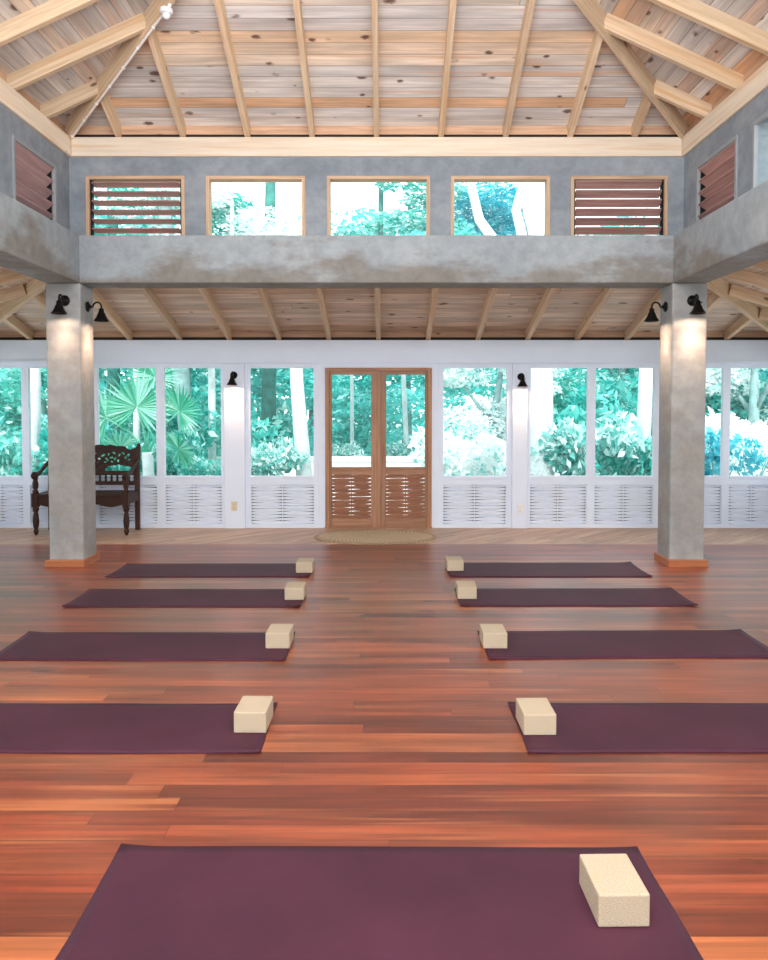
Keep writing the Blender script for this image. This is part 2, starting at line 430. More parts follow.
# ------------------------------------------------------------------ clerestory walls and windows
WX = [(-2.745, -1.814), (-1.611, -.676), (-.468, .505), (.704, 1.639), (1.837, 2.751)]
WZ0, WZ1 = 3.09, 3.67
T = PX1 - CW
def wall_with_holes(m, x0, x1, holes, place):
    """place(xa, xb, za, zb) adds one piece of wall"""
    xs = x0
    for a, c in holes:
        place(xs, a, BZ1, PZ0); place(a, c, BZ1, WZ0); place(a, c, WZ1, PZ0); xs = c
    place(xs, x1, BZ1, PZ0)
m = MB()
wall_with_holes(m, -PX1, PX1, WX, lambda a, c, z0, z1: m.box(a, c, CY, CY + T - .015, z0, z1))
struct(m.build('wall_clerestory_back', M['conc_wall']))
SY = [(6.32 - 1.09 * k, 7.14 - 1.09 * k) for k in range(7)]
for sx, nm in ((-1, 'wall_clerestory_left'), (1, 'wall_clerestory_right')):
    m = MB(); xa, xb = sorted((sx * CW, sx * (PX1 - .015)))
    wall_with_holes(m, HB, CY, sorted(SY), lambda a, c, z0, z1: m.box(xa, xb, a, c, z0, z1))
    struct(m.build(nm, M['conc_wall']))

wn = [0]
def clerestory_window(c0, c1, kind, T4, tilt=None, fm='frame_pine', pane_y=.045, dep=.10):
    """built facing -y at the back wall's place, then carried by the matrix T4"""
    wn[0] += 1
    r = struct(empty('window_%d' % wn[0]))
    f = .03; y0, y1 = -.012, dep
    m = MB()
    m.box(c0, c1, y0, y1, WZ1 - f, WZ1, T4); m.box(c0, c1, y0, y1, WZ0, WZ0 + f * .6, T4)
    m.box(c0, c0 + f, y0, y1, WZ0 + f * .6, WZ1 - f, T4); m.box(c1 - f, c1, y0, y1, WZ0 + f * .6, WZ1 - f, T4)
    m.build('frame', M[fm], r)
    if kind == 'glass':
        m = MB(); m.box(c0 + f, c1 - f, pane_y, pane_y + .004, WZ0 + f * .6, WZ1 - f, T4); m.build('pane', M['glass'], r)
    else:
        m = MB()
        for xx in (c0 + f, c1 - f - .018): m.box(xx, xx + .018, .02, .07, WZ0 + .02, WZ1 - f, T4)
        m.build('louvre_rail', M['black'], r)
        n = 6 if fm == 'frame_pine' else 5; pit = (WZ1 - WZ0 - f - .03) / n
        for k in range(n):
            zc = WZ0 + .035 + pit * (k + .5)
            m = MB(); R = T4 @ Matrix.Translation((0, .045, zc)) @ Matrix.Rotation(tilt, 4, 'X')
            m.box(c0 + f + .02, c1 - f - .02, -.006, .006, -.052 if n == 6 else -.062, .052 if n == 6 else .062, R)
            m.build('slat', M['slat' if tilt > .9 else 'slat_dark'], r, bevel=.003, seg=1)
I4 = Matrix.Translation((0, CY, 0))
for k, (a, c) in enumerate(WX):
    clerestory_window(a, c, 'louvre' if k in (0, 4) else 'glass', I4, {0: 1.36, 4: 1.06}.get(k))
for sx in (-1, 1):
    for k, (a, c) in enumerate(SY[:3]):
        # local x -> along the side wall, local y -> outwards
        T4 = Matrix(((0, sx, 0, sx * CW), (1, 0, 0, 0), (0, 0, 1, 0), (0, 0, 0, 1)))
        clerestory_window(a, c, 'louvre' if k == 0 else 'glass', T4, (.86 if sx < 0 else .98) if k == 0 else None, 'frame_grey', .012, .09 if k == 0 else .02)

m = MB(); m.box(-PX1, PX1, HB - .15, HB, BZ0, PZ1); struct(m.build('wall_sun_block', M['conc_wall']))  # added out of view to keep the sun off the hall floor
# ------------------------------------------------------------------ timber plates
def plate(x0, x1, y0, y1, label):
    m = MB(); m.box(x0, x1, y0, y1, PZ0, PZ1)
    tag(m.build('wall_plate', M['plate'], bevel=.004, seg=1), label, 'timber beam', 'pale timber plates under the roof', 'thing')
plate(-CW + .03, CW - .03, CY - .02, CY + .11, 'long pale pine plate lying along the top of the back clerestory wall')
plate(-CW - .11, -CW + .025, HB, CY + .11, 'pale pine plate along the top of the left clerestory wall')
plate(CW - .025, CW + .11, HB, CY + .11, 'pale pine plate along the top of the right clerestory wall')

# ------------------------------------------------------------------ high roof
RD = .13
def uz(s): return PZ1 + UP * s            # rafter underside above a run s from the plate
off = RD * math.sqrt(1 + UP * UP) + .004
m = MB()
run, ov = CW, .3
rz = uz(run) + off; ez = uz(-ov) + off
y1r, y0r = CY - run, HB + run             # ridge ends
k = math.sqrt(1 + UP * UP)
def sl(pts, f): m.face(pts, [f(p) for p in pts])
sl([(-CW - ov, CY + ov, ez), (CW + ov, CY + ov, ez), (0, y1r, rz)], lambda p: (p[0] + 20, (CY - p[1]) * k + 20))
sl([(-CW - ov, HB - ov, ez), (-CW - ov, CY + ov, ez), (0, y1r, rz), (0, y0r, rz)], lambda p: (p[1] + 50, (p[0] + CW) * k + 60.03))
sl([(CW + ov, CY + ov, ez), (CW + ov, HB - ov, ez), (0, y0r, rz), (0, y1r, rz)], lambda p: (p[1] + 90, (CW - p[0]) * k + 80.07))
sl([(CW + ov, HB - ov, ez), (-CW - ov, HB - ov, ez), (0, y0r, rz)], lambda p: (p[0] + 120, (p[1] - HB) * k + 100))
struct(m.build('ceiling', M['ceil']))
m = MB()
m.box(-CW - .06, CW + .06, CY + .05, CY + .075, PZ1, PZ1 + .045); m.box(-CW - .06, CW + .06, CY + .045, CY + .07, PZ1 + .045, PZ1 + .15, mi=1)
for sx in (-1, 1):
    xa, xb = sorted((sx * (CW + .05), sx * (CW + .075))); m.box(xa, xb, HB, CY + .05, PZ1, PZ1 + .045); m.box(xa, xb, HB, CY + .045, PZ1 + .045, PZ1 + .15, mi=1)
struct(m.build('trim_1', [M['shade_strip'], M['block_pine']]))  # lower strips carry the painted gap shade, upper ones are pine

GR = 'pine rafters of the high roof'
ordn = ['', 'first', 'second', 'third', 'fourth', 'fifth', 'sixth', 'seventh', 'eighth']
def rafter(p0, p1, w, d, label, group, name='rafter'):
    m = MB(); m.bar(p0, p1, w, d)
    o = m.build(name, M['pine'], loc=p0)
    tag(o, label, 'rafter', group)
    return o
for i in range(-4, 5):
    x = i * SP; s1 = CW - abs(x) - (.03 if i else .02)
    lab = ('middle rafter on the back slope of the high pine ceiling' if i == 0 else
           '%s rafter %s of the middle one on the back slope of the high pine ceiling' % (ordn[abs(i)], 'left' if i < 0 else 'right'))
    rafter((x, CY + .02, uz(-.02) + .012), (x, CY - s1 - .03, uz(s1 + .03) + .012),   .048, RD - .008, lab, GR)
for sx, sd in ((-1, 'left'), (1, 'right')):
    for i in range(4, -1, -1):
        s1 = CW - i * SP; y = CY - s1 + 0.0; run_ = s1 if i else CW
        lab = '%s rafter from the back corner on the %s slope of the high pine ceiling' % (ordn[5 - i], sd)
        rafter((sx * (CW + .02), y, uz(-.02) + .012), (sx * (CW - run_ - .02), y, uz(run_ + .02) + .012),   .048, RD - .008, lab, GR)
    h0 = Vector((sx * (CW - .02), CY - .02, uz(.02) - .0)); h1 = Vector((sx * .02, CY - CW + .02, uz(CW - .02) - .0))
    m = MB(); m.bar(h0, h1, .042, .19, drop=.03)
    tag(m.build('hip_rafter', M['pine'], loc=h0), 'long hip rafter rising from the back %s corner of the high ceiling' % sd, 'rafter', 'hip rafters of the high roof')
m = MB(); m.box(-.03, .03, y0r, y1r, uz(CW) - .04, uz(CW) + .12)
tag(m.build('ridge_beam', M['pine']), 'ridge board along the very top of the high roof', 'rafter')

# little white fitting at the head of the left hip rafter
r = empty('ceiling_spotlight', (-1.60, 6.10, 4.52)); tag(r, 'small round white fitting high on the left hip rafter', 'light')
m = MB(); m.lathe([(.045, .03), (.05, .022), (.05, 0), (.043, -.008), (.03, -.01)], 20, Matrix.Translation(r.location)); m.build('body', M['wplastic'], r, smooth=True)
m = MB(); m.lathe([(.028, -.01), (.03, -.03), (.018, -.045), (.004, -.05)], 16, Matrix.Translation(r.location)); m.build('lens', M['wplastic'], r, smooth=True)
# thin cable along the same hip rafter
m = MB(); pts = []
for q in range(15):
    s = .05 + q * .09
    pts.append((-CW + s + .012, CY - s - .012, uz(s) - .033 - .002 * (q % 2)))
m.tube(pts, .009, 8)
for q in range(0, 15, 2): m.lathe([(.014, -.01), (.014, .01)], 8, Matrix.Translation(pts[q]))
tag(m.build('cable', M['wplastic'], smooth=False), 'thin pale cable clipped under the left hip rafter', 'cable')

# ------------------------------------------------------------------ veranda roof
VR = .12
VZ = 2.305
def vz(s): return VZ + LP * s
HO = YF - XS                                # hip line: y = |x| + HO
offv = VR * math.sqrt(1 + LP * LP) + .004
m = MB(); kv = math.sqrt(1 + LP * LP); ov = .7
zt, ze = vz(YF - PY1) + offv, vz(-ov) + offv
xi = PY1 - HO
YN = -4.0
sl([(-XS - ov, YF + ov, ze), (XS + ov, YF + ov, ze), (xi, PY1, zt), (-xi, PY1, zt)], lambda p: (p[0] + 20, (YF - p[1]) * kv + 20.05))
for sx in (-1, 1):
    P = [(sx * (XS + ov), YF + ov, ze), (sx * (XS + ov), YN, ze), (sx * xi, YN, zt), (sx * xi, PY1, zt)]
    sl(P if sx > 0 else P[::-1], lambda p: (p[1] + 60, (XS - abs(p[0])) * kv + 50.02))
sl([(xi, HB - .2, zt), (-xi, HB - .2, zt), (-xi, YN - .9, 2.1), (xi, YN - .9, 2.1)], lambda p: (p[0] + 20, p[1] + 80))  # front slope added behind the camera to block the sun
struct(m.build('ceiling_veranda', M['ceil_low']))
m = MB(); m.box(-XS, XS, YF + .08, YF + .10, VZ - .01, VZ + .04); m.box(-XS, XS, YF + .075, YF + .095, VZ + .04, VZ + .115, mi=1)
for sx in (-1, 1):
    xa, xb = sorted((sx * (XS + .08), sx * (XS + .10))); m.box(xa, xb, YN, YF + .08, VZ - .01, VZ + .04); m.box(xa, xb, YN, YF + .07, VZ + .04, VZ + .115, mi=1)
struct(m.build('trim_2', [M['shade_strip'], M['block_pine']]))  # dark lower strips paint the shade above the white header
GV = 'rafters of the low veranda roof'
for i in range(-7, 8):
    x = i * SP
    yt = PY1 if abs(x) < xi else abs(x) + HO + .03
    lab = ('middle rafter of the low veranda ceiling above the brown double door' if i == 0 else
           '%s veranda rafter %s of the middle one, over the white window wall' % (ordn[abs(i)], 'left' if i < 0 else 'right'))
    rafter((x, YF + .06, vz(-.06) + .02), (x, yt, vz(YF - yt) + .01), .055, VR - .008, lab, GV)
for sx, sd in ((-1, 'left'), (1, 'right')):
    for i in range(7, 0, -1):
        y = i * SP + HO if i >= 5 else None
        if y is None: break
    ys = [7 * SP + HO, 6 * SP + HO] + [5 * SP + HO - SP * q for q in range(5)]
    for q, y in enumerate(ys):
        xt = max(PX1, y - HO + .03) if y > PY1 else PX1
        lab = '%s rafter from the far corner on the %s side of the low veranda ceiling' % (ordn[q + 1], sd)
        rafter((sx * (XS + .06), y, vz(-.06) + .02), (sx * xt, y, vz(XS - xt) + .01), .055, VR - .008, lab, GV)
    h0 = Vector((sx * (XS - .01), YF - .01, vz(.01))); h1 = Vector((sx * (xi + .01), PY1 + .01, vz(YF - PY1)))
    m = MB(); m.bar(h0, h1, .055, .16, drop=.035)
    tag(m.build('hip_rafter', M['pine'], loc=h0), 'hip rafter of the low veranda roof running from the %s pillar to the far corner' % sd, 'rafter', 'hip rafters of the veranda')

# ------------------------------------------------------------------ far white wall
YO = YF + .12
m = MB()
m.box(-XS - .12, XS + .12, YF, YO, 2.02, VZ)
for sx in (-1, 1):
    xa, xb = sorted((sx * 1.634, sx * 1.855 - .033)); m.box(xa, xb, YF - .035, YO, 0, 2.02)
    xa, xb = sorted((sx * .653, sx * .735)); m.box(xa, xb, YF, YO, 0, 2.02)
    xa, xb = sorted((sx * XS, sx * (XS + .12))); m.box(xa, xb, YF, YO, 0, 2.02)
m.box(-.653, .653, YF, YO, 1.964, 2.02)
struct(m.build('wall_back', M['white'], bevel=.004, seg=1))
# slim fascia line under the white header
m = MB(); m.box(-XS, XS, YF - .02, YF - .001, 2.025, 2.055); struct(m.build('trim_3', M['white']))

def woven(m, x0, x1, z0, z1, yc, n, amp, h0, h1, segs=28, mi=0):
    """strips woven round three upright stakes, narrow where they pass a stake"""
    pit = (z1 - z0) / n
    for k in range(n):
        zc = z0 + pit * (k + .5); sg = 1 if k % 2 else -1
        jit = random.uniform(-.15, .15)
        rows = []
        for q in range(segs + 1):
            u = q / segs
            w = math.sin(2 * PI * u)
            a = abs(math.sin(2 * PI * u)) ** .55
            hh = (h1 + (h0 - h1) * a) * pit * (1 + jit * .2)
            y = yc + sg * amp * w
            zz = zc + sg * .0 + .002 * math.sin(9 * u + k)
            rows.append((x0 + (x1 - x0) * u, y, zz, hh))
        for q in range(segs):
            (xa, ya, za, ha), (xb, yb, zb, hb) = rows[q], rows[q + 1]
            t = .004
            A = [(xa, ya - t, za - ha / 2), (xb, yb - t, zb - hb / 2), (xb, yb - t, zb + hb / 2), (xa, ya - t, za + ha / 2)]
            B = [(xa, ya + t, za - ha / 2), (xb, yb + t, zb - hb / 2), (xb, yb + t, zb + hb / 2), (xa, ya + t, za + ha / 2)]
            uv = [(xa, 0), (xb, 0), (xb, ha), (xa, ha)]
            m.face(A, uv, mi); m.face(B[::-1], uv, mi)
            m.face([A[3], A[2], B[2], B[3]], uv, mi); m.face([A[1], A[0], B[0], B[1]], uv, mi)
    for u in (.0, .5, 1.0):
        xc = x0 + (x1 - x0) * u
        m.box(xc - .006, xc + .006, yc - .006, yc + .006, z0, z1, mi=mi)

GZ0, GZ1, LZ0, LZ1 = .641, 1.964, .05, .53
def far_window(a, c, ga, gc):
    wn[0] += 1
    r = struct(empty('window_%d' % wn[0], ((a + c) / 2, YF, 0)))
    m = MB(); y0, y1 = YF + .01, YF + .07
    m.box(a, ga, y0, y1, 0, 2.02); m.box(gc, c, y0, y1, 0, 2.02)
    m.box(ga, gc, y0, y1, GZ1, 2.02); m.box(ga, gc, y0, y1, LZ1, GZ0); m.box(ga, gc, y0, y1, 0, LZ0)
    m.box(ga, gc, YF - .006, y0, GZ0 - .03, GZ0 - .004)      # sill bead
    m.build('frame', M['white'], r)
    m = MB(); m.box(ga, gc, YF + .04, YF + .044, GZ0, GZ1); m.build('pane', M['glass'], r)
    m = MB(); woven(m, ga, gc, LZ0, LZ1, YF + .04, 13, .012, 1.05, .46)
    m.build('louvre_panel', M['white_slat'], r)
    m = MB(); m.box(ga, gc, YF + .066, YF + .069, LZ0, LZ1); m.build('slat_gap_shade', M['slat_gap_shade'], r)  # added sheet, its grey paints the shade in the slat gaps
UN = [(.735, 1.634, .795, 1.572), (1.855, 2.64, 1.895, 2.59), (2.64, 3.45, 2.69, 3.405), (3.45, 4.295, 3.5, 4.25), (4.295, XS, 4.34, 4.91)]
for a, c, ga, gc in UN[::-1]:
    q = .035 if a > 1 else 0
    far_window(-c - (q if c < XS else 0), -a - q, -gc - q, -ga - q)
for a, c, ga, gc in UN:
    q = .03 if a > 1 else 0
    far_window(a - q, c - (q if c < XS else 0), ga - q, gc - q)

# ------------------------------------------------------------------ the double door
d = struct(empty('door_1', (0, YF, 0)))
m = MB()
m.box(-.653, -.60, YF - .015, YF + .09, 0, 1.964); m.box(.60, .653, YF - .015, YF + .09, 0, 1.964)
m.box(-.60, .60, YF - .015, YF + .09, 1.93, 1.964)
m.build('door_frame', M['door'], d, bevel=.004, seg=1)
for sx in (-1, 1):
    def X(a, c): return sorted((sx * a, sx * c))
    lf = MB(); y0, y1 = YF + .005, YF + .05
    for a, c in ((.004, .09), (.573, .598)):
        xa, xb = X(a, c); lf.box(xa, xb, y0, y1, .01, 1.925)
    xa, xb = X(.09, .573)
    for z0, z1 in ((1.885, 1.925), (.655, .75), (.01, .115)): lf.box(xa, xb, y0, y1, z0, z1)
    leaf = lf.build('door_leaf', M['door'], d, bevel=.003, seg=1)
    m = MB(); m.box(xa, xb, YF + .025, YF + .029, .75, 1.885); m.build('pane', M['glass'], leaf)
    m = MB(); woven(m, xa, xb, .115, .655, YF + .03, 12, .012, 1.06, .72); m.build('louvre_panel', M['door_slat'], leaf)
m = MB(); m.box(-.022, .022, YF - .012, YF + .004, .01, 1.93); m.build('meeting_strip', M['door'], d, bevel=.004, seg=1)
m = MB(); m.box(-.66, .66, YF - .03, YF + .10, 0.0, .012); m.build('threshold', M['door'], d)

# ------------------------------------------------------------------ side walls (outside the frame)
for sx, nm in ((-1, 'wall_left'), (1, 'wall_right')):
    m = MB(); xa, xb = sorted((sx * XS, sx * (XS + .12)))
    m.box(xa, xb, YN, YF, 2.02, VZ); m.box(xa, xb, YN, YF, 0, .62)
    for q in range(8):
        y = YF - .1 - q * 1.8
        m.box(xa, xb, y - .1, y + .1, .62, 2.02)
    struct(m.build(nm, M['white']))

# ------------------------------------------------------------------ yoga mats and blocks
MATS = [  # near-left, near-right, far-right, far-left corners seen on the floor, then the label
 ('left row of mats, farthest from the viewer', (-1.475, 7.065), 1.78, 0.585, 0.000),
 ('left row of mats, second from the back', (-1.44, 6.04), 1.77, 0.565, 0.004),
 ('left row of mats, third from the back', (-1.39, 4.82), 1.76, 0.565, 0.0),
 ('left row of mats, nearest the viewer', (-1.34, 3.595), 1.76, 0.555, 0.0),
 ('right row of mats, farthest from the viewer', (1.535, 7.09), 1.775, 0.625, 0.0),
 ('right row of mats, second from the back', (1.535, 6.065), 1.78, 0.565, 0.0),
 ('right row of mats, third from the back', (1.575, 4.86), 1.76, 0.565, 0.012),
 ('right row of mats, nearest the viewer', (1.58, 3.595), 1.76, 0.555, 0.0),
 ('closest to the viewer at mid floor', (.062, 2.285), 1.75, .62, 0.0),
]
BLK = [(-.643, 7.03, 'left row, farthest from the viewer'), (-.620, 6.06, 'left row, second from the back'), (-.581, 4.857, 'left row, third from the back'),
       (-.535, 3.615, 'left row, nearest the viewer'), (.715, 7.115, 'right row, farthest from the viewer'), (.718, 6.09, 'right row, second from the back'),
       (.760, 4.857, 'right row, third from the back'), (.782, 3.59, 'right row, nearest the viewer'), (.763, 2.287, '')]
TH = .006
def mat_mesh(L, W, seed):
    rnd = random.Random(seed)
    nx, ny = 44, 12
    bm = bmesh.new()
    curl = [rnd.uniform(.002, .012) for _ in range(4)]
    top, bot = {}, {}
    for j in range(ny + 1):
        for i in range(nx + 1):
            x = (i / nx - .5) * L; y = (j / ny - .5) * W
            z = 0.0
            for c, (sx, sy) in enumerate(((-1, -1), (1, -1), (1, 1), (-1, 1))):
                dd = math.hypot(x - sx * L / 2, y - sy * W / 2)
                z += curl[c] * max(0, 1 - dd / .16) ** 2
            e = .002 * math.sin(x * 9 + seed) * math.sin(y * 14 + seed * 2)
            z += max(0, e) * .6
            x += .003 * math.sin(y * 8 + seed); y += .004 * math.sin(x * 2.3 + seed)
            bot[i, j] = bm.verts.new((x, y, z + .0005)); top[i, j] = bm.verts.new((x, y, z + TH))
    for j in range(ny):
        for i in range(nx):
            bm.faces.new((top[i, j], top[i + 1, j], top[i + 1, j + 1], top[i, j + 1]))
            bm.faces.new((bot[i, j + 1], bot[i + 1, j + 1], bot[i + 1, j], bot[i, j]))
    for i in range(nx):
        bm.faces.new((bot[i, 0], bot[i + 1, 0], top[i + 1, 0], top[i, 0])); bm.faces.new((bot[i + 1, ny], bot[i, ny], top[i, ny], top[i + 1, ny]))
    for j in range(ny):
        bm.faces.new((bot[0, j + 1], bot[0, j], top[0, j], top[0, j + 1])); bm.faces.new((bot[nx, j], bot[nx, j + 1], top[nx, j + 1], top[nx, j]))
    me = bpy.data.meshes.new('yoga_mat'); bm.to_mesh(me); bm.free()
    me.polygons.foreach_set('use_smooth', [len(p.vertices) == 4 and abs(p.normal.z) > .5 for p in me.polygons])
    me.materials.append(M['mat']); return me
for k, (lab, (x, y), L, W, rz_) in enumerate(MATS):
    o = bpy.data.objects.new('yoga_mat', mat_mesh(L, W, k + 1)); COL.objects.link(o)
    o.location = (x, y, 0); o.rotation_euler.z = rz_
    tag(o, 'dark purple yoga mat on the wooden floor, ' + lab, 'yoga mat', 'purple yoga mats')
m = MB(); m.box(-.0745, .0745, -.104, .104, 0, .096)
blk0 = m.build('yoga_block', M['cork'], bevel=.005, seg=2)
for k, (x, y, lab) in enumerate(BLK):
    o = blk0 if k == 0 else blk0.copy()
    if k: COL.objects.link(o)
    o.location = (x, y, TH + .0012); o.rotation_euler.z = (0, .01, -.01, -.02, .03, -.02, -.01, .012, .02)[k]
    tag(o, ('beige speckled yoga block standing on the purple mat, ' + lab) if lab else 'beige yoga block on the single mat closest to the viewer', 'yoga block', 'beige yoga blocks')

# ------------------------------------------------------------------ woven door mat
m = MB(); pr = [(.001, .012), (.2, .0125), (.4, .012), (.6, .013), (.66, .016), (.69, .014), (.70, .007), (.695, .001), (.5, .0008), (.001, .0008)]
m.lathe(pr, 72, Matrix.Translation((-.03, 8.87, 0)) @ Matrix.Diagonal((1.0, .70, 1, 1)), cap=False)
o = m.build('door_mat', M['woven'], loc=(-.03, 8.87, 0), smooth=True)
tag(o, 'oval woven straw mat on the floor before the brown double door', 'door mat')

# ------------------------------------------------------------------ carved bench
def bench():
    bx, by = -3.445, 9.215
    r = empty('carved_bench', (bx, by, 0)); tag(r, 'dark carved wooden bench with arms against the window wall, behind a pillar', 'bench')
    W, D = .525, .205
    def mk(): return MB()
    Tt = lambda x, y, z=0: Matrix.Translation((bx + x, by + y, z))
    for sx in (-1, 1):
        m = mk(); m.lathe([(.012, 0), (.022, .02), (.03, .05), (.02, .075), (.03, .10), (.036, .16), (.03, .23), (.022, .27), (.034, .29), (.036, .31), (.03, .33)], 16, Tt(sx * W, -D)); 
        m.box(bx + sx * W - .035, bx + sx * W + .035, by - D - .035, by - D + .035, .33, .49)
        m.build('front_leg', M['dark'], r, smooth=False)
        m = mk(); m.bar((bx + sx * W, by + D, 0), (bx + sx * W, by + D + .0, .5), .05, .05, drop=.025)
        m.bar((bx + sx * W, by + D, .48), (bx + sx * W, by + D + .05, 1.0), .05, .05, drop=.025)
        pts = [(bx + sx * W, by + D + .052, .99), (bx + sx * (W + .004), by + D + .055, 1.03), (bx + sx * (W + .012), by + D + .055, 1.05)]
        m.tube(pts, [.026, .022, .008], 8)
        m.build('rear_post', M['dark'], r)
        # arm: a flowing rail and a turned support
        m = mk()
        pts = []
        for q in range(13):
            u = q / 12
            y = by + D + .03 - u * (2 * D + .06)
            z = .86 - .15 * math.sin(u * PI * .5) ** .8 + .012 * math.sin(u * PI * 2)
            pts.append((bx + sx * (W + .01 * math.sin(u * PI)), y, z))
        pts += [(bx + sx * W, by - D - .05, .69), (bx + sx * W, by - D - .045, .665)]
        m.tube(pts, [.022] * 8 + [.026, .028, .03, .032, .034, .032, .02], 10)
        m.build('armrest', M['dark'], r, smooth=True)
        m = mk(); m.lathe([(.03, .49), (.034, .505), (.022, .53), (.03, .56), (.034, .60), (.024, .64), (.03, .66), (.03, .70)], 14, Tt(sx * W, -D)); m.build('arm_support', M['dark'], r, smooth=True)
        m = mk(); m.box(bx + sx * W - .02, bx + sx * W + .02, by - D, by + D, .36, .46); m.build('side_rail', M['dark'], r)
    m = mk(); m.box(bx - W - .02, bx + W + .02, by - D - .03, by + D + .01, .452, .482); m.build('seat', M['dark'], r, bevel=.008)
    m = mk()
    N = 40
    for q in range(N):   # front apron with a gently scalloped lower edge
        xa = -W + 2 * W * q / N; xb = -W + 2 * W * (q + 1) / N
        f = lambda x: .36 - .03 * abs(math.cos(x / W * PI * 1.5)) ** 2 * (abs(x) > .1) - .0
        za, zb = f(xa), f(xb)
        m.face([(bx + xa, by - D - .02, za), (bx + xb, by - D - .02, zb), (bx + xb, by - D - .02, .452), (bx + xa, by - D - .02, .452)])
        m.face([(bx + xb, by - D + .01, zb), (bx + xa, by - D + .01, za), (bx + xa, by - D + .01, .452), (bx + xb, by - D + .01, .452)])
        m.face([(bx + xa, by - D + .01, za), (bx + xb, by - D + .01, zb), (bx + xb, by - D - .02, zb), (bx + xa, by - D - .02, za)])
    m.build('apron', M['dark'], r)
    # back: lower rail, spindles, upper rail and pierced crest
    yb = lambda z: by + D + max(0, (z - .48)) * .096
    m = mk(); m.box(bx - W, bx + W, yb(.56) - .018, yb(.56) + .018, .545, .59); m.build('lower_rail', M['dark'], r)
    for q in range(15):
        x = -W + 2 * W * (q + .5) / 15
        m = mk(); m.lathe([(.012, .585), (.017, .60), (.010, .615), (.019, .63), (.010, .648), (.016, .66), (.012, .67)], 10, Matrix.Translation((bx + x, yb(.63), 0))); m.build('spindle', M['dark'], r, smooth=True)
    m = mk(); m.box(bx - W, bx + W, yb(.68) - .02, yb(.68) + .02, .662, .705); m.build('middle_rail', M['dark'], r)
    # crest
    holes = []
    rn = random.Random(4)
    for sx in (-1, 1):
        for (hx, hz, ra, rb, an) in [(.10, .90, .030, .012, .5), (.15, .855, .026, .012, -.7), (.17, .915, .022, .013, 1.2), (.205, .875, .026, .012, .2), (.235, .93, .024, .011, -.5),
                                    (.25, .86, .022, .013, 1.0), (.285, .835, .016, .016, 0), (.30, .905, .018, .010, .8), (.345, .925, .024, .012, -.3), (.375, .875, .018, .018, 0), (.41, .905, .022, .013, .9),
                                    (.055, .86, .02, .013, 0), (.42, .85, .016, .011, .4), (.13, .82, .02, .009, .2), (.21, .825, .018, .009, -.4)]:
            holes.append((sx * hx, hz, ra, rb, an * sx))
    holes.append((0, .93, .022, .022, 0)); holes.append((0, .84, .018, .012, 0))
    def solid(x, z):
        top = .985 + .035 * (1 - (x / W) ** 2) + .012 * abs(math.sin(x * 24)) - .035 * math.exp(-((abs(x) - .43) / .05) ** 2)
        if z > top: return False
        ax = abs(x)
        if .13 < ax < .455 and .712 < z < .775 + .012 * math.cos((ax - .29) * 19): 
            if not (ax < .16 and z > .745): return False
        for hx, hz, ra, rb, an in holes:
            dx, dz = x - hx, z - hz
            u = dx * math.cos(an) + dz * math.sin(an); v = -dx * math.sin(an) + dz * math.cos(an)
            if (u / ra) ** 2 + (v / rb) ** 2 < 1: return False
        return True
    bm = bmesh.new(); cs = .0075; nx = int(2 * W / cs); nz = int(.36 / cs); V = {}
    def gv(i, j, s):
        key = (i, j, s)
        if key not in V:
            z = .70 + j * cs; x = -W + i * cs
            rel = .004 * math.sin(x * 60) * math.sin(z * 70)
            V[key] = bm.verts.new((x, yb(z) - by + (-.016 + rel if s == 0 else .014), z))
        return V[key]
    S = {(i, j): solid(-W + (i + .5) * cs, .70 + (j + .5) * cs) for i in range(nx) for j in range(nz)}
    for (i, j), sd in S.items():
        if not sd: continue
        bm.faces.new((gv(i, j, 0), gv(i + 1, j, 0), gv(i + 1, j + 1, 0), gv(i, j + 1, 0)))
        bm.faces.new((gv(i, j + 1, 1), gv(i + 1, j + 1, 1), gv(i + 1, j, 1), gv(i, j, 1)))
        for (di, dj), (p, q) in (((0, -1), ((0, 0), (1, 0))), ((0, 1), ((1, 1), (0, 1))), ((-1, 0), ((0, 1), (0, 0))), ((1, 0), ((1, 0), (1, 1)))):
            if not S.get((i + di, j + dj), False):
                bm.faces.new((gv(i + q[0], j + q[1], 0), gv(i + p[0], j + p[1], 0), gv(i + p[0], j + p[1], 1), gv(i + q[0], j + q[1], 1)))
    me = bpy.data.meshes.new('crest'); bm.to_mesh(me); bm.free(); me.materials.append(M['dark'])
    o = bpy.data.objects.new('carved_crest', me); COL.objects.link(o); o.parent = r
bench()

